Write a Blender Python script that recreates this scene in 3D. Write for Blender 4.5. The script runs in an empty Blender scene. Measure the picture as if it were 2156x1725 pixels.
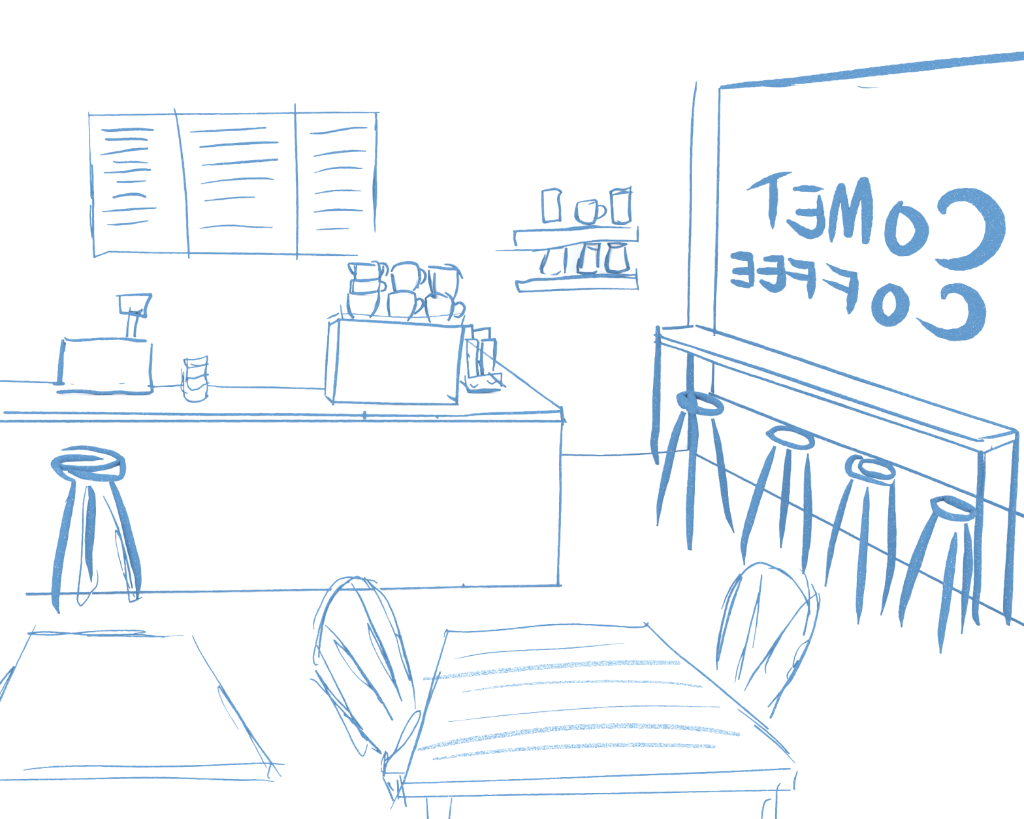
import bpy, math, random
from mathutils import Vector
PI = math.pi
rng = random.Random(7)
# ---------------------------------------------------------------- camera model
F, CX, CY, H = 1800.0, 240.0, 315.0, 2.6          # level camera, shifted lens, 2.6 m above the floor
CAM = Vector((0, 0, H))
sc = bpy.context.scene
COL = sc.collection

def ray(px, py): return Vector(((px - CX) / F, 1.0, -(py - CY) / F))
def at(px, py, d): return CAM + ray(px, py) * d
def proj(p): return Vector((CX + p.x / p.y * F, CY - (p.z - H) / p.y * F))
def plane(p0, n):
    n = Vector(n); k = (Vector(p0) - CAM).dot(n)
    return lambda px, py, t=0: CAM + ray(px, py) * (k / ray(px, py).dot(n))
def zp(z): return plane((0, 0, z), (0, 0, 1))
def dp(d): return plane((0, d, 0), (0, 1, 0))
def xp(x): return plane((x, 0, 0), (1, 0, 0))
def lin(d0, d1): return lambda px, py, t=0: at(px, py, 1.0 / ((1 - t) / d0 + t / d1))
def cyl(cx, d, rpx):
    # front surface of an upright cylinder whose outline is rpx pixels either side of cx
    C = Vector(((cx - CX) / F * d, d)); co_s = C.y / C.length; rw = rpx * d / F * co_s
    def f(px, py, t=0):
        r = Vector(((px - CX) / F, 1.0)); rr = r.dot(r); s0 = r.dot(C) / rr
        m = (C - r * s0).length
        h = math.sqrt(max(0.0, rw * rw - m * m) / rr)
        return at(px, py, s0 - h)
    return f
def cosx(cx): return 1 / math.hypot(1, (cx - CX) / F)
def wall_d(z, y): return (H - z) * F / (y - CY)     # depth of the height z seen at image row y

# ---------------------------------------------------------------- materials
def paint(name, col, speck=None, thr=0.66, rough=0.9):
    m = bpy.data.materials.new(name); m.use_nodes = True
    nt = m.node_tree; b = nt.nodes['Principled BSDF']
    b.inputs['Roughness'].default_value = rough
    b.inputs['Specular IOR Level'].default_value = 0.0
    b.inputs['Base Color'].default_value = (*col, 1)
    if speck:
        tc = nt.nodes.new('ShaderNodeTexCoord'); no = nt.nodes.new('ShaderNodeTexNoise')
        no.inputs['Scale'].default_value = speck; no.inputs['Detail'].default_value = 2.0
        nt.links.new(tc.outputs['Object'], no.inputs['Vector'])
        rp = nt.nodes.new('ShaderNodeValToRGB')
        rp.color_ramp.elements[0].position = thr; rp.color_ramp.elements[0].color = (*col, 1)
        rp.color_ramp.elements[1].position = thr + 0.03; rp.color_ramp.elements[1].color = (0.8, 0.85, 0.9, 1)
        nt.links.new(no.outputs['Fac'], rp.inputs['Fac']); nt.links.new(rp.outputs['Color'], b.inputs['Base Color'])
    return m
WHITE = paint('white_paint', (0.98, 0.98, 0.98))
BLUE_C = (0.0690, 0.1810, 0.3360)
BLUE_FAR = paint('blue_chalk_far', BLUE_C, 170, 0.68)
BLUE_MID = paint('blue_chalk_mid', BLUE_C, 260, 0.68)
BLUE_NEAR = paint('blue_chalk_near', BLUE_C, 480, 0.68)
STREAK = paint('pale_chalk', (0.105, 0.22, 0.355), 480, 0.54)
def clear(name):
    m = bpy.data.materials.new(name); m.use_nodes = True; nt = m.node_tree
    nt.nodes.remove(nt.nodes['Principled BSDF'])
    t = nt.nodes.new('ShaderNodeBsdfTransparent'); g = nt.nodes.new('ShaderNodeBsdfGlossy')
    g.inputs['Roughness'].default_value = 0.02
    mx = nt.nodes.new('ShaderNodeMixShader'); mx.inputs[0].default_value = 0.05
    nt.links.new(t.outputs[0], mx.inputs[1]); nt.links.new(g.outputs[0], mx.inputs[2])
    nt.links.new(mx.outputs[0], nt.nodes['Material Output'].inputs['Surface'])
    return m
GLASS = clear('clear_glass')

# ---------------------------------------------------------------- strokes
WADD = 0.7
def parse(s, w0=4.0):
    out = []
    for q in s.split(','):
        v = [float(a) for a in q.split()]
        if len(v) < 3: v.append(out[-1][2] if out else w0)
        out.append(v)
    return out
def smooth(pts, step=5.0, straight=False):
    """Catmull-Rom through (x, y, w) points."""
    res = []
    n = len(pts)
    for i in range(n - 1):
        p1, p2 = pts[i], pts[i + 1]
        p0 = pts[i - 1] if i else [2 * p1[k] - p2[k] for k in range(3)]
        p3 = pts[i + 2] if i + 2 < n else [2 * p2[k] - p1[k] for k in range(3)]
        L = math.hypot(p2[0] - p1[0], p2[1] - p1[1]); m = max(1, int(L / step))
        # scale tangents to segment length so uneven spacing does not overshoot
        la = math.hypot(p1[0] - p0[0], p1[1] - p0[1]) or L; lb = math.hypot(p3[0] - p2[0], p3[1] - p2[1]) or L
        m1 = [((p1[k] - p0[k]) / la + (p2[k] - p1[k]) / max(L, 1e-6)) * 0.5 * L for k in range(2)]
        m2 = [((p2[k] - p1[k]) / max(L, 1e-6) + (p3[k] - p2[k]) / lb) * 0.5 * L for k in range(2)]
        for j in range(m):
            t = j / m; t2, t3 = t * t, t * t * t
            q = []
            for k in range(2):
                if straight: q.append(p1[k] + (p2[k] - p1[k]) * t)
                else: q.append((2*t3-3*t2+1)*p1[k] + (t3-2*t2+t)*m1[k] + (-2*t3+3*t2)*p2[k] + (t3-t2)*m2[k])
            q.append(p1[2] + (p2[2] - p1[2]) * (t * t * (3 - 2 * t)))
            res.append(q)
    res.append(list(pts[-1]))
    return res

class MB:
    def __init__(s): s.v = []; s.f = []; s.m = []; s.sm = []; s.mats = []
    def mi(s, mat):
        if mat not in s.mats: s.mats.append(mat)
        return s.mats.index(mat)
    def add(s, verts, faces, mat, smooth_=False):
        o = len(s.v); s.v += [Vector(v) for v in verts]; k = s.mi(mat)
        for f in faces: s.f.append([o + i for i in f]); s.m.append(k); s.sm.append(smooth_)
    def prism(s, pts, vec, mat=WHITE):
        n = len(pts); vec = Vector(vec); pts = [Vector(p) for p in pts]
        # outward orientation
        nrm = Vector((0, 0, 0))
        for i in range(n): nrm += pts[i].cross(pts[(i + 1) % n])
        if nrm.dot(vec) > 0: pts.reverse()
        vs = pts + [p + vec for p in pts]
        fs = [list(range(n)), list(range(2 * n - 1, n - 1, -1))]
        for i in range(n):
            j = (i + 1) % n; fs.append([i, n + i, n + j, j])
        s.add(vs, fs, mat); return s
    def box(s, a, b, mat=WHITE):
        x0, y0, z0 = a; x1, y1, z1 = b
        return s.prism([(x0, y0, z0), (x1, y0, z0), (x1, y1, z0), (x0, y1, z0)], (0, 0, z1 - z0), mat)
    def lathe(s, c, prof, mat=WHITE, n=32):
        vs = []; fs = []; m = len(prof)
        for i in range(n):
            a = 2 * PI * i / n
            for r, z in prof: vs.append((c[0] + r * math.cos(a), c[1] + r * math.sin(a), z))
        for i in range(n):
            j = (i + 1) % n
            for k in range(m - 1): fs.append([i * m + k, j * m + k, j * m + k + 1, i * m + k + 1])
        s.add(vs, fs, mat); return s
    def rod(s, P, R, mat, n=10, caps=True):
        """swept round rod through 3-D points P with radii R"""
        vs = []; fs = []; m = len(P)
        up = Vector((0.13, 0.31, 0.94))
        for i in range(m):
            T = (P[min(i + 1, m - 1)] - P[max(i - 1, 0)]); T = T.normalized() if T.length > 1e-9 else Vector((0, 0, 1))
            V = (P[i] - CAM).normalized()
            a = T.cross(V)
            if a.length < 0.05: a = T.cross(up)
            a.normalize(); b = a.cross(T).normalized()
            for k in range(n):
                q = 2 * PI * k / n; vs.append(P[i] + (a * math.cos(q) + b * math.sin(q)) * R[i])
        for i in range(m - 1):
            for k in range(n):
                l = (k + 1) % n; fs.append([i * n + k, i * n + l, (i + 1) * n + l, (i + 1) * n + k])
        if caps:
            vs.append(P[0] + (P[0] - P[1]).normalized() * R[0] * 0.7); c0 = len(vs) - 1
            vs.append(P[-1] + (P[-1] - P[-2]).normalized() * R[-1] * 0.7); c1 = len(vs) - 1
            for k in range(n):
                l = (k + 1) % n; fs.append([c0, l, k]); fs.append([c1, (m - 1) * n + k, (m - 1) * n + l])
        s.add(vs, fs, mat, True)
    def line(s, txt, fn, mat=None, off=0.9, core=0.0, jit=1.0, straight=False, wk=1.0):
        """a drawn line: a thin round bead lying on the surface fn"""
        pts = smooth(parse(txt), 5.0, straight)
        for p_ in pts: p_[2] += WADD
        m = len(pts); P = []; R = []
        dense = [0.0]
        for i in range(1, m): dense.append(dense[-1] + math.hypot(pts[i][0] - pts[i-1][0], pts[i][1] - pts[i-1][1]))
        tot = dense[-1] or 1
        ph = rng.random() * 9
        for i, (x, y, w) in enumerate(pts):
            x += rng.uniform(-.3, .3) * jit; y += rng.uniform(-.3, .3) * jit
            w = max(0.8, w * wk + jit * (rng.uniform(-.3, .3) + .2 * math.sin(dense[i] * .11 + ph)))
            p = fn(x, y, dense[i] / tot)
            q = fn(pts[min(i + 1, m - 1)][0], pts[min(i + 1, m - 1)][1], dense[min(i + 1, m - 1)] / tot) - \
                fn(pts[max(i - 1, 0)][0], pts[max(i - 1, 0)][1], dense[max(i - 1, 0)] / tot)
            V = (p - CAM).normalized(); a = q.cross(V)
            a = a.normalized() if a.length > 1e-9 else Vector((1, 0, 0))
            e = 0.001; sc_ = (proj(p + a * e) - proj(p)).length / e
            r = (w / 2) / sc_
            P.append(p - V * (r * off + core)); R.append(r)
        if mat is None:
            d = sum(p.y for p in P) / len(P)
            mat = BLUE_FAR if d > 6.2 else BLUE_MID if d > 4.0 else BLUE_NEAR
        s.rod(P, R, mat); return s
    def lines(s, txts, fn, **k):
        for t in txts: s.line(t, fn, **k)
        return s
    def ribbon(s, txt, fn, vec, mat=None, step=4.0, rough=1.0):
        """a flat painted stroke with its own small thickness along vec"""
        pts = smooth(parse(txt), step)
        # rounded ends
        def capped(p, q):
            dx, dy = p[0] - q[0], p[1] - q[1]; L = math.hypot(dx, dy) or 1; dx /= L; dy /= L; w = p[2]; o = []
            for k in (0.5, 0.8, 0.95): o.append([p[0] + dx * w / 2 * k, p[1] + dy * w / 2 * k, max(.6, w * math.sqrt(max(0, 1 - k * k)))])
            return o
        pts = list(reversed(capped(pts[0], pts[1]))) + pts + capped(pts[-1], pts[-2])
        Lp = []; Rp = []; m = len(pts)
        for i, (x, y, w) in enumerate(pts):
            a = pts[max(i - 1, 0)]; b = pts[min(i + 1, m - 1)]
            dx, dy = b[0] - a[0], b[1] - a[1]; L = math.hypot(dx, dy) or 1; nx, ny = -dy / L, dx / L
            j1, j2 = rng.uniform(-.7, .7) * rough, rng.uniform(-.7, .7) * rough
            Lp.append(fn(x + nx * (w / 2 + j1), y + ny * (w / 2 + j1))); Rp.append(fn(x - nx * (w / 2 + j2), y - ny * (w / 2 + j2)))
        vec = Vector(vec); vs = Lp + Rp + [p + vec * (1 + .25 * i / m) for i, p in enumerate(Lp)] + [p + vec * (1 + .25 * i / m) for i, p in enumerate(Rp)]; fs = []
        for i in range(m - 1):
            fs += [[i, i + 1, m + i + 1, m + i], [2*m+i, 3*m+i, 3*m+i+1, 2*m+i+1],
                   [i, 2*m+i, 2*m+i+1, i+1], [m+i, m+i+1, 3*m+i+1, 3*m+i]]
        fs += [[0, m, 3 * m, 2 * m], [m - 1, 3 * m - 1, 4 * m - 1, 2 * m - 1]]
        if mat is None: mat = BLUE_MID
        s.add(vs, fs, mat); return s
    def bbox(s):
        return [min(v[k] for v in s.v) for k in range(3)], [max(v[k] for v in s.v) for k in range(3)]
    def build(s, name, parent=None, loc=None):
        if loc is None: loc = parent['_w'] if parent else base_of([s])
        loc = Vector(loc)
        me = bpy.data.meshes.new(name); me.from_pydata([tuple(v - loc) for v in s.v], [], s.f)
        for m in s.mats: me.materials.append(m)
        me.polygons.foreach_set('material_index', s.m); me.polygons.foreach_set('use_smooth', s.sm)
        me.update(); o = bpy.data.objects.new(name, me); COL.objects.link(o)
        if parent: o.parent = parent
        else: o.location = loc
        return o
def base_of(mbs):
    lo = [min(b.bbox()[0][k] for b in mbs) for k in range(3)]; hi = [max(b.bbox()[1][k] for b in mbs) for k in range(3)]
    return ((lo[0] + hi[0]) / 2, (lo[1] + hi[1]) / 2, lo[2])
def tag(o, label=None, cat=None, group=None, kind=None):
    if label: o['label'] = label
    if cat: o['category'] = cat
    if group: o['group'] = group
    if kind: o['kind'] = kind
    return o
def thing(name, label, cat, parts, group=None):
    """parts: list of (name, MB, label?) or (name, MB, label, [(sub_name, MB)])"""
    loc = Vector(base_of([p[1] for p in parts]))
    e = bpy.data.objects.new(name, None); COL.objects.link(e); e.location = loc; e.empty_display_size = .1
    tag(e, label, cat, group)
    for p in parts:
        o = p[1].build(p[0], None, loc); o.parent = e; o.location = (0, 0, 0)
        if len(p) > 2 and p[2]: o['label'] = p[2]
        if len(p) > 3:
            for sn, sm in p[3]:
                q = sm.build(sn, None, loc); q.parent = o; q.location = (0, 0, 0)
    return e
def single(name, label, cat, mb, group=None): return tag(mb.build(name), label, cat, group)

# ================================================================ THE ROOM
DW, XW = 7.45, 5.045            # back wall, window wall
TOP = 4.7
Z_C = 1.05                      # worktop height
b = MB().box((-5, -1.5, -0.1), (12, 8.6, 0.0)); tag(b.build('floor'), kind='structure')
b = MB().box((-5, DW, 0), (XW + .1, DW + .12, TOP)); tag(b.build('wall_back'), kind='structure')
zs, zt, wy0, wy1 = 0.56, 3.116, 2.6, 7.12
b = MB()
b.box((XW, wy1, 0), (XW + .1, DW, TOP)); b.box((XW, -1.5, 0), (XW + .1, wy0, TOP))
b.box((XW, wy0, 0), (XW + .1, wy1, zs)); b.box((XW, wy0, zt), (XW + .1, wy1, TOP))
tag(b.build('wall_right'), kind='structure')
b = MB().box((2.7, DW - .03, 0), (XW, DW, .05))
b.line('1184 958 3.5,1280 959 3,1380 954 3,1447 948 2', zp(0.004)); tag(b.build('baseboard_back'), kind='structure')
b = MB().box((XW - .03, 0, 0), (XW, DW - .03, .05))
b.line('1467 958 4,1710 1084 4.5,1935 1202 4.5,2060 1267 4.5,2156 1316 5,2300 1391 5', zp(0.004)); tag(b.build('baseboard_right'), kind='structure')
# the corner line between both walls
b = MB().prism([(XW - .03, DW, 0.05), (XW, DW, 0.05), (XW, DW - .03, 0.05)], (0, 0, TOP - .05))
b.line('1467 170 3,1461 210 4,1457 270 5,1455 330 4.5,1454 450 4.5,1451 560 4.5,1449 690 4', dp(DW - .04)); tag(b.build('trim_1'), kind='structure')
# window
wx = xp(XW)
b = MB(); t_ = .05; g_ = .008
for a, c in (((XW - .02, wy1 - g_, zs + g_), (XW + .06, wy1 + t_, zt - g_)), ((XW - .02, wy0 - t_, zs + g_), (XW + .06, wy0 + g_, zt - g_)),
             ((XW - .02, wy0 - t_, zt - g_), (XW + .06, wy1 + t_, zt + t_)), ((XW - .02, wy0 - t_, zs - t_), (XW + .06, wy1 + t_, zs + g_))): b.box(a, c)
wf = xp(XW - .021)
b.lines(['1515 186 4,1513 300 5,1511 420 5,1508 560 6,1505 640 5,1504 703 4', '1503 706 5,1502 730 1.5', '1502 752 4,1501 800 4,1500 826 7',
         '1494 829 5,1600 871 5.5,1740 926 6,1900 984 6,2053 1045 6,2156 1087 7,2330 1155 7'], wf)
b.ribbon('1523 184 9,1580 178 12,1650 173 15,1750 162 17,1850 150 19,1950 139 20,2050 128 18,2156 118 19,2330 100 19', wf, (-.012, 0, 0))
b.ribbon('1616 182 2,1640 182 5,1684 179 1', wf, (-.01, 0, 0), rough=.2); b.ribbon('1808 182 2,1815 184 3,1858 184 1', xp(XW + .045), (-.005, 0, 0), rough=.2)
win = tag(b.build('window_1'), kind='structure')
g = MB().box((XW + .05, wy0 + g_, zs + g_), (XW + .056, wy1 - g_, zt - g_), GLASS)
gl = g.build('glass_pane', None, win.location); gl.parent = win; gl.location = (0, 0, 0)

# the mirrored shop lettering painted on the inside of the glass
LET = [
 ['1575 400 3,1600 387 11,1625 376 14,1648 367 10,1667 363 3', '1629 378 15,1630 420 17,1628 450 15,1628 470 8,1628 482 2'],
 ['1675 398 9,1695 397 15,1715 398 14,1734 398 3', '1726 412 4,1727 430 11,1729 455 15,1729 478 17,1722 489 19,1709 494 20,1694 489 20,1678 478 15,1662 466 9', '1684 447 15,1705 448 17,1727 446 14'],
 ['1752 509 4,1753 490 14,1756 458 15,1763 422 15,1772 393 14', '1773 392 14,1780 430 15,1785 465 16,1788 493 17', '1788 493 16,1793 465 15,1803 425 16,1819 384 20', '1820 383 22,1826 420 23,1827 460 22,1824 508 14'],
 ['1898 427 9,1886 445 17,1878 470 22,1876 500 22,1886 522 22,1902 529 23,1922 521 25,1938 503 28,1943 484 27,1934 463 26,1918 448 22,1900 441 16,1892 442 12'],
 ['1988 447 10,1985 436 20,1994 422 24,2010 413 26,2030 410 28,2054 414 33,2080 434 38,2096 462 40,2097 490 40,2086 517 37,2066 539 33,2040 553 30,2015 557 27,1990 554 17,1974 547 5'],
 ['1546 539 13,1560 539 20,1577 541 20', '1579 536 8,1582 560 12,1584 585 11,1584 601 7', '1550 571 14,1562 571 18,1580 571 16', '1544 592 9,1558 597 14,1576 601 12'],
 ['1647 540 6,1645 560 14,1647 585 18,1644 601 20,1633 608 18,1619 602 16,1605 593 9', '1614 546 11,1628 545 15,1645 545 14', '1601 571 13,1618 571 17,1642 571 15'],
 ['1664 546 7,1678 555 17,1695 558 18,1709 557 14', '1709 560 12,1711 580 15,1709 605 17,1708 624 8,1707 628 4', '1657 574 6,1680 582 14,1704 586 13'],
 ['1742 555 2,1760 568 11,1780 576 14,1797 579 14', '1800 578 12,1799 600 19,1796 625 20,1791 650 14,1789 660 4', '1734 589 2,1757 599 11,1788 612 13'],
 ['1876 604 15,1892 614 22,1902 636 27,1895 663 25,1870 678 22,1853 665 22,1848 642 21,1857 617 18,1875 604 15'],
 ['1988 626 10,1992 613 17,2008 607 20,2030 611 24,2050 628 30,2059 655 35,2054 682 35,2040 698 32,2015 705 27,1988 703 21,1962 691 14,1932 670 2']]
parts = []
for k, ss in enumerate(LET):
    m = MB()
    for q, t in enumerate(ss): m.ribbon(t, xp(XW + .049 - q * .0007), (-.008, 0, 0), BLUE_MID)
    parts.append(('letter', m))
thing('window_lettering', 'large blue hand-painted two-line lettering seen mirrored on the big shop window', 'lettering', parts)

# ================================================================ MENU BOARD
pd = DW - .05
mp = dp(pd - .001)
def panel(corners, txt):
    m = MB(); m.prism([dp(pd)(*c) for c in corners], (0, .04, 0)); m.lines(txt, mp); return m
P1 = panel([(188, 242), (372, 241), (397, 533), (199, 540)],
 ['187 236 1.5,188 280 2,190 340 2.5,191 390 2.5,193 418 4', '194 347 3,195 380 4,196 425 4,196 480 4,198 541 4', '191 432 3,190 460 2.5,194 500 3', '186 243 3,260 242 3,372 240 3',
  '198 542 3,230 530 3', '230 530 3,310 532 3,396 533 3', '367 229 3,370 240 3,376 275 3.5,385 345 4,392 420 4,395 490 4,398 544 3.5',
  '214 273 3,225 275 5,260 273 6,295 272 5,323 274 4', '221 293 3,226 294 5,260 293 5,300 293 5,311 295 3', '211 326 2,245 321 4,280 315 5,311 313 4',
  '238 340 2,245 342 3,280 341 3.5,311 343 2', '219 364 2,260 362 4,300 357 5,317 358 4', '246 383 3,270 383 4,307 381 2', '238 416 4,260 411 5,285 409 6,298 411 5,307 415 4',
  '216 446 2,250 443 4,290 440 4,330 438 2', '226 473 2,250 473 3.5,280 470 3.5,312 465 2'])
P2 = panel([(372, 241), (621, 239), (626, 536), (397, 533)],
 ['372 240 3,500 239.5 3,621 238 3', '396 533 3.5,500 534 4,626 536 3.5', '621 218 3,622 260 4,624 330 4,626 420 4,626 500 4,625 547 3',
  '401 278 2,440 276 3.5,500 273 4,560 269 3', '420 310 3,460 306 4.5,520 302 5,560 300 4.5,586 300 3', '425 348 2,470 345 4,530 340 5,585 336 4',
  '423 387 1.5,470 380 3,520 376 4,560 376 3.5,577 378 2', '431 423 2,460 420 3,500 416 3,537 415 1.5', '420 481 1.5,460 476 3,490 475 3,530 478 3,574 479 1.5'])
P3 = panel([(621, 239), (793, 237), (790, 538), (626, 536)],
 ['621 238 3,700 237 3,799 237 2', '626 536 3.5,700 537 4,753 538 2', '791 238 3,793 262 4,792 320 4,791 355 4,791 400 6,790 430 6,789 470 3,790 490 1.5', '793 240 3,790 274 3', '790 353 3,786 385 2.5,787 430 2.5,790 458 3',
  '653 281 2,675 281 4,710 275 4,750 269 3.5,773 269 2', '661 329 2,700 322 4,740 318 4,770 318 2', '662 364 1.5,690 356 3,730 353 4,763 355 2',
  '663 408 1.5,700 402 3,735 401 3,760 402 1.5', '661 447 2,700 442 4,735 442 4,764 444 2', '666 484 1.5,700 482 3,735 481 1.5'])
thing('menu_board', 'wide white three-panel menu board with rows of scribbled lines on the back wall', 'menu board',
      [('panel', P1, 'narrow left panel with nine lines'), ('panel', P2, 'widest middle panel'), ('panel', P3, 'right panel with six lines')])

# ================================================================ COUNTER
zc = zp(Z_C)
inn = [zc(830, 821), zc(686, 820), zc(320, 815), zc(0, 803), zc(-260, 797)]
back_r = Vector((2.93, 7.35, Z_C))
poly = [zc(-260, 870), zc(1184, 866), back_r, Vector((2.15, 7.35, Z_C))] + inn
w_ = MB().prism(poly, (0, 0, -.047))
fr = dp(5.02)
edge = plane(zc(-260, 870), (zc(1184, 866) - zc(-260, 870)).cross(Vector((0, 0, 1))))
w_.lines(['8 869 5,200 870 5,430 873 5,600 873 5,765 875 5,920 876 4,985 876 3', '975 876 2.5,1000 873 4,1050 871 5.5,1120 869 6,1183 866 6'], edge)
w_.lines(['-60 887.5 5,0 887.5 5,400 887 5,800 887 5,1190 887.5 5'], edge)
w_.line('768 867 6,768 881 6', edge); w_.line('921 876 6,921 881 3', edge)
w_.lines(['0 803 5,60 805 5,128 807 5', '-150 800 5,0 803 5', '312 816 4,350 814 4,387 811 3', '437 812 2,468 815 3,560 816 4,686 820 4.5',
          '984 718 3,1002 731 4,1038 757 4.5,1100 802 5,1140 832 4,1183 862 5'], zc)
w_.lines(['1182 856 5,1184 875 7,1185 895 5', '1183 872 3,1192 890 3'], edge)
single('worktop', 'long white worktop of the service counter carrying the register and coffee machine', 'worktop', w_)
bp = [Vector((p.x, p.y, 0)) for p in poly]
cx_r = at(1178, 1238, 5.07).x
bp[0].y = 5.035; bp[1] = Vector((cx_r, 5.09, 0)); bp[2].x = cx_r + .18
c_ = MB().prism(bp, (0, 0, Z_C - .047))
cf = plane(bp[0], (bp[1] - bp[0]).cross(Vector((0, 0, 1))))
c_.lines(['1183 892 4,1180 960 5,1180 1040 5,1178 1120 4.5,1176 1180 4,1175 1238 5'], cf)
c_.lines(['55 1251 4.5,180 1249 4,300 1247 4,480 1245 3.5,660 1242 3.5,760 1241 4,900 1238 3.5,975 1236 3,1050 1235 3.5,1183 1233 4'], zp(.006))
c_.line('976 1230 3,976 1234 3', cf)
single('counter', 'long plain white service counter with a straight front and right end', 'counter', c_)

# ---------------------------------------------------------------- register
d0 = wall_d(Z_C, 831)
q = dp(d0)
bo = MB().prism([q(124, 831), q(321, 831), q(319, 717), q(134, 715)], (0, .24, 0))
bo.lines(['132 716 5,130 740 9,128 770 11,125 806 11', '137 722 3,135 740 3', '112 809 4,122 809 7,135 808 6', '136 711 3,141 715 5,180 716 6,205 714 5,246 713 5', '246 713 4,265 714 6,285 717 7,308 718 6',
          '320 724 4,318 755 5,316 785 6,319 808 6,321 826 6', '311 813 3,325 815 5', '120 826 6,168 824 7,217 828 7,253 826 6,290 829 7,318 827 5', '149 808 1,155 810 1', '251 808 1,263 807 1'], q)
for_z = q(280, 717).z
dpole = d0 + .1
qp = dp(dpole)
po = MB().prism([qp(271, 655), qp(290, 655), qp(285, 723), qp(268, 723)], (0, .04, 0))
po.lines(['274 648 2,272 665 3,269 685 4,267 710 4.5', '293 658 4,287 680 5,284 700 5,284 716 5'], qp)
sc_ = MB().prism([qp(252, 622), qp(319, 621), qp(308, 667), qp(254, 660)], (0, .05, 0))
qs = dp(dpole - .001)
sc_.lines(['244 623 3,277 621 4.5,319 620 6', '252 625 4,252 640 4,254 660 5', '254 659 5,275 661 6,308 668 6', '319 622 6,310 638 6,306 652 6,307 668 6', '272 659 3,292 656 3,299 653 4', '274 647 2,274 660 2.5', '299 652 4,293 660 4'], qs)
thing('cash_register', 'boxy white cash register with a small raised display at the left of the counter', 'cash register',
      [('body', bo), ('pole', po), ('display', sc_)])

# ---------------------------------------------------------------- takeaway cup beside the register
dcup = wall_d(Z_C, 848) + .07
def cupprof(rb, rt, z0, z1, t=.006): return [(0, z0), (rb, z0), (rt, z1), (rt - t, z1), (rb - t, z0 + t), (0, z0 + t)]
def zat(y, d): return H - (y - CY) * d / F
cc = at(412, 800, dcup)
cb = MB().lathe(cc, cupprof(23 * dcup / F, 22 * dcup / F, Z_C, zat(772, dcup)))
cm = cyl(412, dcup, 24)
cb.lines(['435 768 3,433 790 4,436 810 4,434 835 4', '394 754 1.5,394 780 3,391 805 2', '382 776 1.5,384 800 3,381 815 2.5,386 826 2,395 829 2', '387 783 2,387 820 3,388 835 3,395 843 3,410 846 2.5,429 842 3,438 834 3', '438 834 3,434 830 3'], cm)
sl = MB().lathe(cc, [(22.5 * dcup / F, zat(822, dcup)), (24 * dcup / F, zat(822, dcup)), (24 * dcup / F, zat(797, dcup)), (22.5 * dcup / F, zat(797, dcup))])
sl.lines(['395 796 3,410 797 4,423 792 3,438 789 4', '395 797 2,396 815 3,402 821 3,417 819 3,428 811 3,441 806 2'], cm)
ld = MB().lathe(cc, [(0, zat(773, dcup)), (23 * dcup / F, zat(773, dcup)), (25 * dcup / F, zat(757, dcup)), (0, zat(757, dcup))])
ld.lines(['387 757 3,412 757 3,437 750 3', '387 757 3,390 768 3,396 775 3', '395 775 2,412 773 2,439 767 2.5', '401 767 2,415 770 2,439 767 2', '437 750 3,435 768 3'], cyl(412, dcup, 26))
thing('takeaway_cup', 'tall lidded takeaway cup with a sleeve standing right of the cash register', 'cup', [('cup_body', cb), ('sleeve', sl), ('lid', ld)])

# ---------------------------------------------------------------- coffee machine
dm = wall_d(Z_C, 853)
q = dp(dm)
A, B_, C_, D_ = q(703, 852.5), q(714, 674), q(977, 687), q(963, 853)
mb = MB().prism([A, D_, C_, B_], (0, .2, 0))
side = plane(A, (B_ - A).cross(Vector((0, 1, 0))))
mb.lines(['714 673 5,712 720 5,709 770 6,705 815 6,701 853 4', '714 673 4,770 676 5,837 680 5.5,900 684 6,955 688 6,977 686 5',
          '977 686 7,972 720 7,967 760 7,964 800 6,962 851 5', '703 847 4,830 850 4,965 852 4', '941 832 2,951 839 5,960 843 6'], q)
mb.lines(['693 678 4,691 720 5,688 760 6,686 800 5,685 834 4', '694 685 4,704 679 4,715 672 4', '686 836 5,694 841 6,702 850 4', '689 671 2,703 665 4,716 660 3'], lambda x, y, t=0: side(min(x, 712 - (y - 674) * .06), y))
ztop = B_.z
rl = MB().lines(['717 642 2,719 660 3,722 673 3', '979 664 3,975 675 4,971 687 2'], dp(dm + .01))
rl.line('722 661 1.5,742 661 1.8,777 664 2,819 667 2,890 668 2,946 663 1.5,976 660 1', dp(dm + .005))
thing('coffee_machine', 'large boxy white coffee machine with stacked mugs on top at the counter', 'coffee machine', [('body', mb), ('rail', rl, 'thin wire rail along the top edge')])

# ---------------------------------------------------------------- mugs
def mug(name, label, cat, cx, d, y0, y1, rt, rb, strokes, handle=None, group=None, zb=None, core=True, hname='handle'):
    """y0 rim row, y1 base row, rt / rb half widths in pixels at depth d"""
    c = at(cx, 500, d); k = d / F * cosx(cx)
    zb = zat(y1, d) if zb is None else zb
    m = MB().lathe(c, cupprof(rb * k, rt * k, zb, zat(y0, d)))
    m.lines(strokes, cyl(cx, d, max(rt, rb)))
    parts = [('body', m)]
    if handle:
        h = MB().lines(handle, dp(d), off=0.0); parts.append((hname, h))
    return thing(name, label, cat, parts, group)
dmug = dm + .1
G = 'mugs stacked on the coffee machine'
zm = ztop - .0
def ztopx(cx):   # the drawn top of the machine slopes a little
    return B_.z + (C_.z - B_.z) * (at(cx, 680, dmug).x - B_.x) / (C_.x - B_.x)
mug('mug', 'wide white cup at the bottom of the left stack on the coffee machine', 'mug', 766, dmug, 619, 662, 30, 20,
    ['733 619 4,733 645 7,737 660 8,744 669 5', '797 613 5,796 638 8,790 654 6,779 669 3', '737 617 4,765 618 6,798 613 4'], None, G, ztopx(766))
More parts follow.
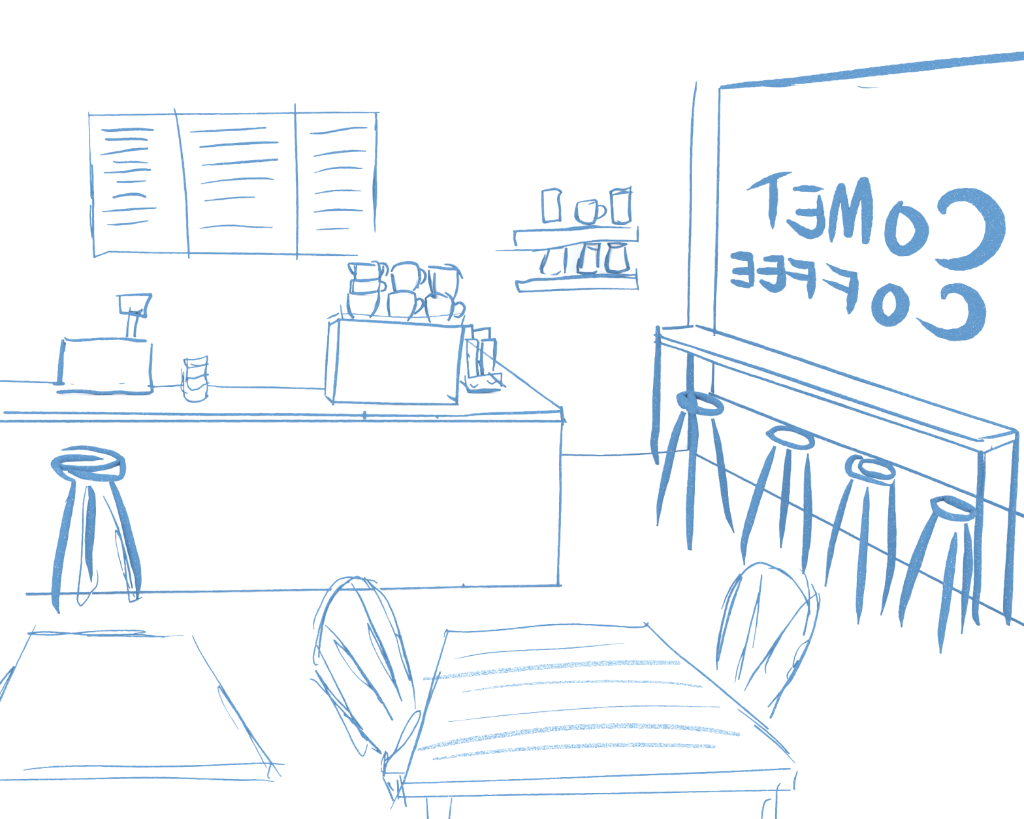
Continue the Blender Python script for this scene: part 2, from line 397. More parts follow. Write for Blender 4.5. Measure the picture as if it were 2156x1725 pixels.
mug('mug', 'white cup in the middle of the left stack on the coffee machine', 'mug', 769, dmug, 592, 615, 29, 27,
    ['739 591 4,738 605 4,737 617 4', '744 592 3,743 605 3,742 621 3', '800 587 4,799 600 4,797 612 5', '740 590 4,765 591 6,801 587 4'],
    ['797 596 3,803 593 5,810 596 5,813 603 5,810 611 5,802 613 4'], G, zat(618, dmug))
mug('mug', 'white spouted cup topping the left three-high stack on the coffee machine', 'mug', 772, dmug, 558, 588, 27, 25,
    ['734 555 4,755 556 6,775 557 6,790 559 3', '733 557 4,737 567 6,743 577 5', '751 560 3,747 575 5,747 589 4', '746 560 3,749 578 4', '797 553 4,799 570 8,800 585 6', '782 552 3,793 551 4,798 556 4'],
    ['801 555 4,811 556 6,817 568 5,813 581 4', '807 560 4,806 573 5,800 584 4'], G, zat(591, dmug))
mug('mug', 'white mug at the bottom of the middle stack on the coffee machine', 'mug', 847, dmug, 617, 668, 28, 24,
    ['819 620 3,835 615 5,850 613 6,865 615 5,874 619 4', '819 619 4,817 643 6,820 667 4', '873 618 5,875 640 6,869 660 5,858 676 3'],
    ['876 632 5,884 629 5,892 638 7,886 650 5,873 661 4'], G, ztopx(847))
mug('mug', 'round-topped white mug on top of the middle stack on the coffee machine', 'mug', 854, dmug, 560, 614, 29, 21,
    ['824 572 3,830 561 5,845 555 6,863 553 7,877 557 6,882 568 6', '882 568 6,884 585 6,881 598 5,870 612 4', '882 590 4,880 607 3', '825 578 5,828 595 7,831 612 6'],
    ['884 566 3,893 572 5,896 583 6,891 594 5,885 599 3'], G, zat(617, dmug))
mug('mug', 'white mug at the bottom of the right stack on the coffee machine', 'mug', 926, dmug, 626, 672, 29, 20,
    ['896 628 3,910 619 6,925 619 5,942 627 3', '937 616 3,948 624 5,954 637 6', '896 628 4,898 655 6,906 680 3', '955 636 7,952 657 7,944 675 5'],
    ['957 642 5,968 637 6,978 646 6,974 661 6,965 668 5,956 666 3'], G, ztopx(926))
mug('mug', 'tall straight white mug on top of the right stack on the coffee machine', 'mug', 933, dmug, 566, 620, 29, 22,
    ['903 569 3,904 590 6,909 612 5,911 618 3', '915 575 4,914 600 5,917 632 4', '903 562 5,920 563 6,940 566 6,961 567 6', '962 569 4,964 589 5,961 614 5,955 631 4', '907 622 4,914 626 6'],
    ['936 557 3,950 558 5,963 568 7,974 586 4'], G, zat(626, dmug))

# ---------------------------------------------------------------- caddy of bottles
dt = wall_d(Z_C, 827)
q = dp(dt)
tr = MB().prism([q(983, 827), q(1056, 827), q(1056, 788), q(984, 796)], (0, .008, 0))
tz = Z_C + .008
xl, xr = q(983, 825).x, q(1056, 825).x
tr.box((xl, dt + .008, Z_C), (xr, dt + .17, tz)); tr.box((xl, dt + .162, tz), (xr, dt + .17, tz + .09))
tr.box((xl, dt + .008, tz), (xl + .006, dt + .162, tz + .09)); tr.box((xr - .006, dt + .008, tz), (xr, dt + .162, tz + .09))
tr.lines(['986 796 3,1015 791 3,1056 786 3', '1056 786 3,1056 800 3,1056 814 4', '979 791 3,980 805 3,984 821 4', '984 823 5,1000 825 8,1020 823 9,1038 822 7,1054 821 4', '990 809 2.5,998 816 3.5,1007 809 2',
          '1026 802 2,1036 809 3,1044 804 2', '1029 785 4,1048 803 5,1065 815 4', '969 803 4,980 812 5,988 823 5', '986 824 5,992 829 2'], q)
single('bottle_caddy', 'low open caddy holding tall bottles at the right end of the counter', 'caddy', tr)
def bottle(label, x0, x1, y, d, strokes, dep=.05):
    q = dp(d); m = MB()
    p0, p1 = q(x0, y), q(x1, y)
    z0 = tz + .002; h = p0.z - z0
    # bevelled square-section glass body with thin shoulders
    e = .004
    m.prism([(p0.x + e, d, z0), (p1.x - e, d, z0), (p1.x, d + e, z0), (p1.x, d + dep - e, z0), (p1.x - e, d + dep, z0), (p0.x + e, d + dep, z0), (p0.x, d + dep - e, z0), (p0.x, d + e, z0)], (0, 0, h), GLASS)
    m.lines(strokes, q)
    single('bottle', label, 'bottle', m, 'bottles in the counter caddy')
bottle('tall narrow clear bottle at the front left of the counter caddy', 984, 1006, 717, dt + .03,
       ['979 715 4,995 715 3,1003 715 4,1007 720 5', '983 717 3,984 756 4,987 796 4', '1007 720 5,1004 760 5,1006 791 5', '986 745 2,989 754 2'])
bottle('tall narrow clear bottle at the front right of the counter caddy', 1016, 1042, 717, dt + .03,
       ['1014 717 5,1030 716 6,1043 715 7', '1016 722 5,1014 745 6,1014 768 7,1016 790 7', '1043 718 7,1042 745 8,1041 763 5,1038 781 3', '1008 760 4,1014 772 7,1018 780 4'])
bottle('taller clear bottle standing behind the front pair of the counter caddy', 1000, 1030, 693, dt + .1,
       ['998 697 5,1015 693 6,1033 691 5', '1031 691 5,1031 712 5'])
bottle('tallest clear bottle half hidden by the coffee machine in the counter caddy', 979, 994, 687, dt + .1,
       ['979 687 6,988 687 6,993 684 6', '994 684 6,995 700 5,996 714 5'])

# ================================================================ WALL SHELVES
dsf = 7.22
q = dp(dsf)
GS = 'wall shelves right of the menu board'
s1 = MB().prism([q(1084, 475), q(1343, 475), q(1343, 509), q(1084, 516)], (0, DW - dsf, 0))
s1.lines(['1081 487 4,1130 485 4.5,1180 484 5,1215 481 8,1245 478 7,1265 478 4,1300 479 3,1328 480 1.5', '1085 487 6,1083 503 5,1087 517 6', '1343 476 2,1343 493 5,1343 510 3',
          '1044 528 2,1095 527 3,1150 525 3,1190 518 3,1225 511 3,1265 507 4,1300 507 4,1341 508 3', '1120 530 1,1150 526 2,1188 522 1'], q)
single('wall_shelf', 'upper white wall shelf holding a glass, a mug and a canister', 'shelf', s1, GS)
s2 = MB().prism([q(1088, 581), q(1342, 580), q(1342, 609), q(1093, 613)], (0, DW - dsf, 0))
s2.lines(['1086 592 5,1103 595 5,1118 590 6,1160 588 5,1195 585 7,1250 581 8,1290 580 6,1338 579 3', '1265 583 3,1300 584 3,1340 586 2.5', '1087 592 6,1089 603 6,1093 614 5',
          '1093 614 5,1110 614 3,1150 612 4,1200 610 4,1250 608 3,1341 609 2', '1340 566 3,1341 590 4,1344 611 3'], q)
single('wall_shelf', 'lower white wall shelf holding two pitchers and a lidded jar', 'shelf', s2, GS)
di = 7.33
zs1, zs2 = q(1200, 475).z, q(1200, 580.5).z
k = di / F
mug('drinking_glass', 'narrow straight glass at the left of the upper wall shelf', 'glass', 1161, di, 404, 466, 17, 16,
    ['1142 402 4,1143 432 6,1145 469 6', '1143 402 3,1155 400 5,1168 398 5,1178 401 5,1183 406 4', '1181 407 3,1177 411 6,1178 440 6,1179 466 6', '1146 468 5,1160 466 4,1178 464 4'], None, None, zs1)
mug('mug', 'rounded white mug with a handle in the middle of the upper wall shelf', 'mug', 1235, di, 427, 466, 20, 16,
    ['1216 428 4,1213 445 6,1213 456 8,1218 465 6', '1218 465 5,1230 470 5,1240 471 5,1251 469 5', '1255 423 6,1257 440 6,1255 458 6,1250 469 5', '1216 427 2,1235 423 3,1254 421 4', '1240 430 2,1251 427 3'],
    ['1260 433 3,1270 434 4,1276 443 5,1271 453 4,1258 461 3'], None, zs1)
k = di / F * cosx(1308)
c = at(1308, 430, di)
m1 = MB().lathe(c, [(0, zs1), (18 * k, zs1), (18 * k, zat(408, di)), (0, zat(408, di))])
cm = cyl(1308, di, 20)
m1.lines(['1287 410 5,1288 432 5,1290 468 4', '1327 407 5,1326 423 5,1326 448 6,1328 466 4', '1290 469 4,1313 471 6,1329 465 3', '1299 464 1,1306 468 2'], cm)
m2 = MB().lathe(c, [(0, zat(408, di)), (20 * k, zat(408, di)), (20 * k, zat(400, di)), (0, zat(400, di))])
m2.lines(['1285 404 4,1295 399 5,1316 399 4,1328 395 3', '1285 403 5,1286 409 5', '1328 392 3,1327 406 4', '1291 410 3,1311 406 5,1331 405 3'], cm)
thing('canister', 'tall lidded canister at the right of the upper wall shelf', 'canister', [('body', m1), ('lid', m2)])
GP = 'pitchers on the lower wall shelf'
mug('pitcher', 'round-bottomed open pitcher at the left of the lower wall shelf', 'pitcher', 1166, di, 526, 574, 18, 23,
    ['1156 526 4,1149 548 4,1141 567 4', '1139 565 5,1141 574 6,1150 581 6,1163 581 6,1172 577 4,1181 571 2', '1148 536 2,1141 555 4,1138 567 5', '1192 523 5,1191 545 7,1189 575 4'], None, GP, zs2)
mug('pitcher', 'tapered spouted pitcher in the middle of the lower wall shelf', 'pitcher', 1240, di, 516, 574, 16, 22,
    ['1232 515 4,1226 537 8,1223 555 9,1223 564 6', '1219 545 3,1216 560 4,1217 574 5', '1217 575 5,1235 576 6,1250 575 5,1257 571 3', '1262 516 5,1259 540 6,1259 563 5', '1229 512 3,1246 513 4,1263 513 4', '1237 520 2,1246 524 4,1257 526 3'], None, GP, zs2)
c = at(1300, 540, di)
m1 = MB().lathe(c, [(0, zs2), (23 * k, zs2), (22 * k, zat(555, di)), (16 * k, zat(523, di)), (0, zat(523, di))])
cm = cyl(1300, di, 24)
m1.lines(['1284 524 4,1278 545 7,1277 560 9,1280 572 7', '1280 571 6,1300 573 6,1310 571 5,1323 567 6', '1316 520 4,1318 543 6,1324 566 6'], cm)
m2 = MB().lathe(c, [(0, zat(523, di)), (17 * k, zat(523, di)), (19 * k, zat(514, di)), (0, zat(514, di))])
m2.lines(['1281 511 5,1300 512 4,1319 514 4', '1281 513 5,1285 522 4', '1284 521 3,1300 521 4,1319 515 3'], cyl(1300, di, 20))
thing('jar', 'squat jar with a flared lid at the right of the lower wall shelf', 'jar', [('body', m1), ('lid', m2)])

# ================================================================ WINDOW BAR TABLE
Z_B = 1.08
zt_ = zp(Z_B)
co = [zt_(1384, 706), zt_(2063, 927), zt_(2141, 908), zt_(1453, 692)]
tb = MB().prism(co, (0, 0, -.055))
fe = plane(co[0], (co[1] - co[0]).cross(Vector((0, 0, 1)))); ne = plane(co[1], (co[2] - co[1]).cross(Vector((0, 0, 1))))
tb.lines(['1388 708 5,1420 719 5,1447 727 4,1502 745 6,1620 783 7,1740 824 8,1868 867 7,2000 911 7,2056 928 5', '2056 928 4,2070 928 5',
          '1388 722 4,1447 741 4,1502 763 5,1620 803 5,1740 843 6,1868 886 5,2000 930 5,2060 951 5'], fe)
tb.lines(['1466 686 4,1502 697 7,1640 742 7,1740 776 7,1860 817 8,1989 860 8,2137 907 8', '1396 692 6,1430 690 6,1458 687 5'], zt_)
tb.lines(['2060 924 3,2090 920 7,2118 914 8,2140 908 7'], zt_)
tb.lines(['2072 954 5,2088 947 5,2110 938 5,2136 928 5', '2088 947 3,2088 939 2'], ne)
tb.lines(['1385 687 7,1385 700 10,1386 723 12'], fe)
tb.line('2141 909 10,2140 932 12', ne)
tb.lines(['1378 706 4,1392 706 4', '1378 721 4,1392 722 4'], fe)
def post(txt, y_foot, yt=None, dt_=None, mat=None):
    df = H * F / (y_foot - CY)
    return MB().line(txt, lin(dt_ or df, df), mat=mat, off=0.0)
l1 = post('1385 688 9,1386 720 11,1384 780 14,1382 842 17,1381 900 16,1377 939 16,1381 962 12,1384 978 7', 978, None, 7.03)
l2 = post('1454 744 14,1453 806 16,1454 850 17,1455 880 12,1452 905 8,1450 948 5', 948, None, 7.22)
l3 = post('2064 949 12,2065 990 14,2063 1045 15,2062 1090 17,2059 1130 17,2058 1230 16,2054 1300 14,2060 1316 8', 1320, None, 4.64)
l3.line('2074 955 3,2073 1000 4,2069 1050 4', dp(4.62))
l4 = post('2140 914 13,2136 1000 15,2130 1100 16,2126 1180 17,2123 1240 20,2121 1285 19,2123 1316 8', 1320, None, 4.66)
thing('bar_table', 'long narrow white bar table on blue legs below the shop window', 'bar table',
      [('tabletop', tb)] + [('leg', l, 'solid blue leg') for l in (l1, l2, l3, l4)])

# ================================================================ STOOLS
def stool(label, zs_, outline, seat_strokes, legs, group, thin=None, thick=.012, core=True, maxd=None):
    f = zp(zs_)
    pts = [f(p[0], p[1]) for p in smooth(parse(outline), 9)[:-1]]
    c = sum(pts, Vector()) / len(pts)
    m = MB().prism(pts, (0, 0, -thick))
    m.lines(seat_strokes, f, off=2.0, wk=1.3)
    parts = [('seat', m)]
    zu = zs_ - thick
    for i, t in enumerate(legs):
        p = parse(t); yf = p[-1][1]; df = H * F / (yf - CY)
        if maxd: df = min(df, maxd)
        # the leg's upper end sits just under the seat
        dmin = min(v.y for v in pts); dmax = max(v.y for v in pts)
        d0_ = (H - zu) * F / (p[0][1] - CY); d0_ = min(max(d0_, dmin + .02), dmax - .02)
        g_ = MB().line(t, lin(d0_, df), off=0.0, wk=1.08)
        if maxd: g_.rod([at(p[-1][0], yf, df), Vector((*at(p[-1][0], yf, df).xy, 0))], [.004, .006], WHITE)
        a = at(p[0][0], p[0][1], d0_); e = Vector((a.x, a.y, zu)) * .75 + Vector((c.x, c.y, zu)) * .25
        if (e - a).length > .01: g_.rod([a, e], [.012, .016], WHITE)
        if thin and i in thin: g_.lines(thin[i], lin(d0_, df if len(thin[i]) < 0 else H * F / (max(yf, 1262) - CY)))
        parts.append(('leg', g_))
    return thing('bar_stool', label, 'stool', parts, group)
GB = 'bar stools along the window table'
stool('bar stool farthest from the viewer under the far end of the window bar table', .87,
      '1428 836,1440 829,1463 829,1495 838,1521 856,1516 872,1489 872,1457 866,1434 852,1428 836',
      ['1432 836 12,1445 831 12,1463 833 13,1493 842 14,1514 853 12,1519 862 9,1510 868 11,1489 868 11,1460 861 14,1438 848 16,1432 836 12', '1455 834 14,1457 850 18,1458 866 14', '1434 838 12,1442 846 14,1450 852 14'],
      ['1439 868 10,1421 920 16,1403 998 16,1389 1059 11,1384 1108 3', '1457 868 14,1462 907 16,1458 968 14,1453 1066 16,1452 1115 14,1452 1158 8', '1500 881 6,1512 936 13,1522 1011 15,1532 1082 12,1545 1122 3'], GB)
stool('second bar stool from the far end of the window table, seat an open oval', .79,
      '1615 914,1630 900,1655 899,1686 905,1713 921,1714 937,1692 947,1656 940,1628 928,1615 914',
      ['1619 914 9,1632 904 9,1655 903 9,1684 910 9,1707 923 10,1710 936 9,1691 943 8,1658 936 9,1632 925 8,1619 913 9'],
      ['1632 939 6,1619 972 14,1600 1027 17,1580 1092 17,1566 1147 13,1567 1190 3', '1662 939 9,1658 985 14,1653 1050 16,1647 1108 12,1644 1154 3', '1701 952 3,1700 1001 13,1701 1066 17,1699 1131 16,1694 1180 12,1691 1209 4'], GB)
stool('third bar stool along the window bar table, with a thick double-ringed seat', .79,
      '1786 978,1798 963,1830 968,1855 972,1880 986,1884 1000,1878 1014,1850 1014,1820 1008,1790 998,1786 978',
      ['1814 965 7,1798 963 9,1787 976 11,1787 993 10,1801 1003 7', '1811 980 6,1814 973 6,1828 971 8,1851 975 9,1875 985 9,1882 998 7,1872 1005 9,1845 1002 12,1821 995 9,1811 984 6', '1789 998 8,1828 1010 8,1855 1018 6,1875 1023 3'],
      ['1796 1007 5,1784 1035 11,1767 1089 14,1750 1156 12,1738 1235 3', '1827 1022 3,1824 1062 13,1819 1139 16,1814 1207 18,1809 1274 14,1807 1315 3', '1880 1008 8,1878 1055 13,1878 1123 18,1876 1190 16,1865 1250 10,1855 1296 3'], GB)
stool('nearest bar stool at the near end of the window bar table', .73,
      '1960 1056,1982 1047,2005 1049,2034 1062,2054 1077,2048 1092,2023 1096,1993 1090,1968 1076,1960 1056',
      ['1964 1056 9,1982 1050 8,2003 1054 14,2025 1065 16,2050 1076 10,2045 1088 10,2023 1091 12,1993 1086 12,1972 1074 13,1964 1056 9', '1995 1055 12,2015 1060 15,2042 1073 14'],
      ['1971 1080 13,1949 1129 19,1929 1183 23,1908 1250 19,1898 1291 12,1898 1321 3', '2013 1118 4,2008 1150 15,1999 1207 20,1991 1274 18,1982 1331 15,1980 1376 4', '2033 1099 7,2038 1143 15,2038 1190 20,2033 1247 15,2025 1335 3'], GB)
stool('round bar stool standing alone in front of the long service counter', .85,
      '110 972,122 960,153 949,186 945,220 951,250 960,262 972,252 984,222 990,187 994,153 991,125 986,110 972',
      ['130 948 2,153 944 6,176 943 7,211 949 8,241 957 9,257 968 9', '218 967 2,190 965 10,153 965 12,127 968 12,115 976 13,127 983 10,153 986 9,187 988 10,222 984 9,256 971 8',
       '257 969 9,259 987 10,255 1004 9,243 1009 8', '145 992 6,176 1001 13,211 1006 12,245 1007 10', '114 978 12,125 994 10,139 1006 7,157 1013 5'],
      ['156 1013 8,150 1050 14,141 1089 17,132 1140 18,123 1187 18,118 1240 17,117 1268 14,124 1292 4',
       '187 1022 6,193 1041 13,192 1082 18,189 1129 18,187 1175 14,191 1205 8,192 1226 2', '234 1013 10,248 1050 14,262 1094 17,273 1140 18,284 1182 19,291 1221 13,289 1262 4'],
      'bar stools in front of the counter',
      {1: ['182 1024 1.5,176 1059 2.5,174 1117 3,171 1187 3,165 1245 3.5,164 1268 3,169 1276 3,181 1265 2.5,192 1247 2.5,203 1235 2.5,206 1217 2,204 1200 1'],
       0: ['143 1048 2,137 1059 1'],
       2: ['218 1045 2,234 1078 3,248 1112 4,259 1152 4,264 1198 3,271 1254 3,274 1268 3,287 1263 2.5,299 1258 2', '243 1116 2,245 1147 1.5,258 1202 1.5', '245 1117 3,257 1142 3,269 1189 4,278 1238 3', '260 1207 3,273 1239 2', '280 1250 2,283 1257 2']}, maxd=4.97)

# ================================================================ TABLES
Z_T = .75
zt2 = zp(Z_T)
def table(label, corners, top_lines, front_lines, legs, leg_lines, streaks=()):
    co = [zt2(*c) for c in corners]      # front-left, front-right, back-right, back-left
    m = MB().prism(co, (0, 0, -.035)); m.lines(top_lines, zt2, off=1.3)
    m.lines(front_lines, plane(co[0], (co[1] - co[0]).cross(Vector((0, 0, 1)))))
    for s_ in streaks: m.ribbon(s_, zp(Z_T), (0, 0, .003), STREAK, 5, .8)
    parts = [('tabletop', m)]
    for i, (x, y, w) in enumerate(legs):
        l = MB().box((x - w, y - w, 0), (x + w, y + w, Z_T - .035)); l.lines(leg_lines.get(i, []), dp(y - w)); parts.append(('leg', l))
    return thing('cafe_table', label, 'table', parts, 'cafe tables in the foreground')
dl = 2.60
def xat(px, d): return (px - CX) * d / F
hw = (951 - 898) / 2 * dl / F
table('large white cafe table with pale blue streaks across its top between two chairs',
      [(846, 1650), (1670, 1618), (1363, 1318), (942, 1330)],
      ['943 1330 3,930 1373 3,908 1447 4,887 1531 6,868 1590 5,850 1646 4,822 1705 1.5', '927 1415 3,899 1491 3,874 1578 3', '935 1342 1.5,936 1334 2,941 1326 3.5', '942 1329 3.5,980 1331 3,1059 1326 3,1159 1316 3.5,1219 1315 3.5,1299 1319 3.5,1343 1321 3.5,1358 1319 3.5,1365 1312 3',
       '1355 1311 2,1365 1318 3', '1363 1317 3,1418 1370 3.5,1478 1418 4,1558 1485 4,1617 1535 3.5', '1554 1494 2,1610 1537 3,1640 1564 3,1661 1587 3.5', '1589 1528 4,1638 1569 3.5,1674 1607 1.5',
       '956 1388 1,1020 1376 2,1099 1370 2,1199 1365 2.2,1315 1354 1', '944 1520 .8,1059 1507 1.3,1219 1493 1.5,1339 1487 1.8,1516 1489 1.3'],
      ['848 1650 3,1100 1642 3,1300 1634 3.5,1500 1627 3.5,1664 1619 3.5', '840 1679 3,1100 1674 3.5,1300 1671 3.5,1500 1667 3,1664 1664 3', '1679 1623 2,1673 1645 5,1672 1663 4', '837 1643 4,838 1660 4,839 1683 3.5', '842 1634 3,849 1665 3.5,855 1699 4'],
      [(xat(924.5, dl) , dl + hw, hw), (xat(1622, 2.66), 2.66 + .02, .02), (2.0, 3.15, .025), (1.34, 3.2, .025)],
      {0: ['898 1681 3,901 1725 3.5,905 1780 3.5', '951 1681 2,947 1715 3,944 1760 3'],
       1: ['1623 1683 2.5,1612 1687 3.5,1606 1705 3.5,1604 1725 3.5,1603 1790 3.5', '1643 1649 2,1638 1656 3,1635 1689 3.5,1634 1725 4,1634 1790 4']},
      ['893 1431 5,980 1422 8,1139 1406 9,1299 1397 9,1430 1397 7', '972 1459 1.5,1059 1446 3,1179 1438 3.5,1299 1436 3.5,1418 1440 3,1480 1448 2',
       '882 1580 5,940 1567 9,1059 1549 9,1179 1535 9,1339 1530 9,1458 1535 8,1556 1548 6', '912 1600 2.5,1020 1586 6,1179 1574 7,1339 1570 7,1504 1573 5'])
table('plain white cafe table in the near left corner with a bare top',
      [(-72, 1614), (572, 1609), (405, 1338), (66, 1333)],
      ['75 1317 1.5,59 1349 2.5,33 1403 2.5,14 1443 3.5,0 1474 4,-30 1536 4', '29 1404 4,12 1424 4,-20 1468 4', '29 1406 2,6 1450 2,-10 1480 2', '58 1334 3,89 1331 3,134 1333 3,184 1337 3,237 1337 3,297 1337 3,346 1342 2',
       '59 1335 3,104 1337 3,154 1334 3,208 1329 2.5,267 1328 3,300 1329 2.5,307 1331 2.5,282 1334 2', '184 1339 3,267 1340 2,326 1341 2,386 1338 1',
       '405 1339 1.5,411 1352 2,427 1382 2,460 1435 2.5,502 1504 4,534 1554 3.5,571 1606 3.5,592 1636 1.5', '462 1446 2,472 1462 3,505 1511 3,531 1560 2,562 1618 1.5', '462 1444 1.5,459 1448 2,462 1462 1.5,472 1486 1.2,502 1536 .9'],
      ['49 1622 1.5,89 1617 2.5,178 1613 3,297 1615 3,416 1613 3,534 1608 3,573 1608 3,600 1611 1.5', '-60 1644 3,0 1643 3,148 1641 3,326 1638 3.5,416 1640 3,505 1643 3.5,549 1643 2.5,577 1646 1.5', '571 1607 2.5,566 1625 3,564 1637 3,569 1640 2'],
      [(-.36, 2.66, .025), (.40, 2.66, .025), (.22, 3.18, .025), (-.25, 3.18, .025)], {})

# ================================================================ CHAIRS
def chair(label, base0, base1, k, toward, hoop_core, hoop, slats, seat_poly, seat_strokes, leg_strokes, side=None):
    zb = .45
    A = zp(zb)(*base0); B = zp(zb)(*base1)
    u = (B - A).normalized(); n = Vector((-u.y, u.x, 0))
    if n.dot(Vector(toward)) > 0: n = -n                       # n points away from the table
    up = (Vector((0, 0, 1)) + n * k).normalized()
    pl = plane(A, u.cross(up))
    parts = []
    h = MB(); h.line(hoop_core, pl, mat=WHITE, off=0, jit=0); h.lines(hoop, pl, core=.02)
    parts.append(('back_frame', h))
    for core, ss in slats:
        s_ = MB(); s_.line(core, pl, mat=WHITE, off=0, jit=0); s_.lines(ss, pl, core=.02); parts.append(('slat', s_))
    st = MB(); sp = [Vector(p) for p in seat_poly]
    st.prism(sp, (0, 0, -.03)); st.lines(seat_strokes, zp(zb + .01)); parts.append(('seat', st))
    c = sum(sp, Vector()) / len(sp)
    for i, p in enumerate(sp[:4]):
        a = p * .85 + c * .15; f = p * 1.0; f.z = 0; a.z = zb - .02
        l = MB(); l.rod([a, f], [.016, .012], WHITE); l.lines(leg_strokes.get(i, []), dp(p.y - .02)); parts.append(('leg', l))
    return thing('cafe_chair', label, 'chair', parts, 'hoop-backed chairs at the streaked table'), pl
S = .46
sA = zp(S)(806, 1632); sB = zp(S)(884, 1497)
chair('hoop-backed white chair with slats at the left side of the streaked table',
      (790, 1585), (882, 1495), .25, (.8, -.5, 0),
      '668 1385 8,668 1345 10,681 1290 12,706 1243 12,735 1222 10,760 1219 10,785 1233 10,805 1258 12,824 1295 12,840 1345 12,853 1395 10,868 1445 8,874 1490 5',
      ['661 1325 2,660 1314 2.5,674 1277 3,693 1241 3,713 1221 3,732 1216 3.5,760 1219 3,788 1224 2.5,794 1228 2', '671 1385 3,677 1330 3.5,691 1277 3.5,716 1240 3,738 1221 3.5,752 1215 4,766 1222 3.5,780 1241 2.5',
       '669 1399 3,664 1401 3,660 1389 3,665 1358 3,677 1308 3,694 1264 2.5,716 1235 2.5,736 1226 1.5', '767 1216 2,784 1233 3,806 1252 3,825 1286 3.5,837 1320 4,850 1367 5,864 1420 5,871 1454 3,875 1494 1.5',
       '775 1224 2,794 1252 3,814 1295 2,834 1342 2.5,845 1385 2.5,863 1433 4', '834 1336 3,842 1345 3,853 1385 4'],
      [('768 1285 6,785 1330 10,806 1378 12,826 1430 8,842 1470 5', ['740 1229 2,760 1261 4,781 1311 4.5,806 1364 5,822 1407 7,834 1444 5,846 1477 3', '774 1313 3,781 1348 2,806 1401 2,834 1447 3', '774 1313 3,794 1353 3,822 1411 5']),
       ('705 1345 6,735 1385 10,765 1430 10,795 1470 6,822 1510 4', ['685 1317 2,710 1342 3,738 1379 5,769 1426 6,789 1454 6,809 1485 4,826 1516 4', '703 1348 3,722 1385 1.5,753 1426 1.5,787 1454 3', '703 1348 3,744 1389 3,770 1425 4', '796 1470 4,804 1480 4']),
       ('675 1385 5,690 1430 8,720 1490 10,748 1545 10,768 1572 6', ['667 1359 2,691 1407 3,722 1469 3.5,750 1525 4,772 1559 4', '665 1413 4,691 1460 4,725 1525 3,753 1581 3,764 1593 3,770 1581 2,774 1567 1.5',
        '665 1413 4,701 1463 3,738 1503 3,763 1536 3', '653 1430 2,660 1432 3,682 1454 3,713 1488 3,744 1522 4,769 1550 5,801 1584 5', '725 1505 4,745 1520 5,765 1552 5'])],
      [sA, sB, (1.45, 3.05, S), (1.22, 2.80, S)],
      ['884 1497 3,878 1498 3,866 1510 3,846 1547 3,831 1584 4,815 1606 4,808 1634 4', '884 1497 3,885 1503 3,871 1537 3,850 1568 3,831 1586 4,819 1596 3', '812 1582 3,803 1606 2.5,803 1612 2', '815 1585 2.5,816 1597 3,810 1603 2.5', '803 1617 2,803 1625 2,812 1628 3,830 1628 3,858 1628 2.5', '782 1575 2,803 1588 3', '812 1584 3,810 1600 3,807 1634 4'],
      {0: ['806 1637 3,818 1662 4,828 1686 4', '818 1649 5,822 1657 4,828 1665 3']})
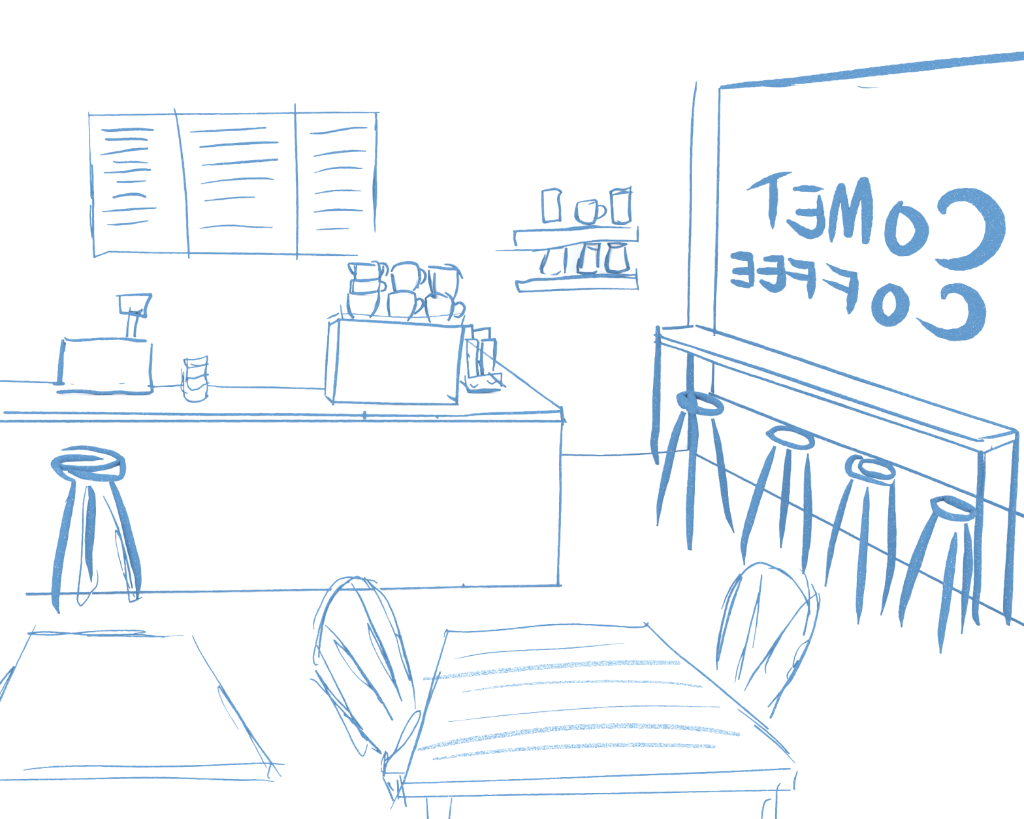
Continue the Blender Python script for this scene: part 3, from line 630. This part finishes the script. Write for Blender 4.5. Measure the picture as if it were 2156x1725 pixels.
chair('hoop-backed white chair with slats at the right side of the streaked table',
      (1520, 1415), (1622, 1512), .12, (-1, 0, 0),
      '1513 1400 6,1518 1355 10,1528 1305 12,1545 1250 12,1570 1212 10,1600 1190 8,1640 1205 9,1680 1235 10,1705 1270 12,1712 1310 12,1698 1358 12,1676 1400 12,1653 1440 8,1630 1485 6',
      ['1560 1211 4,1578 1194 4,1600 1185 4,1621 1191 4,1644 1203 3,1670 1222 2', '1619 1197 2,1640 1198 3,1663 1214 3,1683 1239 3,1698 1265 4,1704 1291 3,1701 1301 1.5', '1560 1211 4,1536 1255 4,1524 1298 4,1514 1345 5,1509 1389 4,1510 1411 3', '1558 1209 3,1536 1242 3,1519 1283 2',
       '1562 1216 3,1542 1271 6,1529 1317 5,1518 1363 5,1512 1393 3', '1709 1230 3,1719 1255 3,1722 1281 4,1716 1314 4,1703 1353 5,1683 1396 7,1663 1432 8,1647 1455 5,1629 1497 5,1619 1519 4', '1724 1250 2,1726 1265 3,1714 1317 3', '1657 1442 4,1617 1489 3',
       '1683 1198 1,1693 1207 2,1701 1232 3,1704 1268 3,1699 1307 4,1692 1338 4', '1703 1348 3,1683 1363 2,1672 1389 2,1670 1406 3,1680 1391 3', '1667 1406 2,1657 1422 3,1658 1430 3'],
      [('1599 1250 4,1590 1300 8,1578 1360 8,1562 1410 6', ['1604 1211 3,1599 1252 4,1595 1298 3,1585 1365 1.5', '1599 1248 4,1585 1298 3,1568 1370 4,1555 1432 3', '1568 1363 3,1554 1402 2,1547 1438 1.5']),
       ('1690 1278 4,1660 1320 6,1628 1368 10,1595 1415 8,1570 1452 4', ['1720 1249 2,1690 1275 3,1663 1311 3,1637 1347 5,1611 1386 4,1585 1422 4,1567 1456 2', '1644 1340 4,1624 1376 4,1611 1409 3,1613 1419 2'])],
      [zp(S)(1515, 1412), zp(S)(1625, 1516), (2.12, 3.20, S), (2.15, 3.55, S)], [], {})

# ================================================================ LIGHT, CAMERA
w = bpy.data.worlds.new('World'); sc.world = w; w.use_nodes = True
w.node_tree.nodes['Background'].inputs['Color'].default_value = (1, 1, 1, 1)
w.node_tree.nodes['Background'].inputs['Strength'].default_value = 1.0
cam = bpy.data.cameras.new('camera'); co_ = bpy.data.objects.new('camera', cam); COL.objects.link(co_)
co_.location = CAM; co_.rotation_euler = (PI / 2, 0, 0)
cam.sensor_fit = 'HORIZONTAL'; cam.sensor_width = 36; cam.lens = F / 2156 * 36
cam.shift_x = (1078 - CX) / 2156; cam.shift_y = -(862.5 - CY) / 2156
cam.clip_start = .05
sc.camera = co_
sc.view_settings.view_transform = 'Standard'; sc.view_settings.look = 'None'; sc.view_settings.gamma = 1
sc.view_settings.use_curve_mapping = False
sc.view_settings.exposure = 1.0
sc.cycles.max_bounces = 28; sc.cycles.diffuse_bounces = 24; sc.cycles.transparent_max_bounces = 16
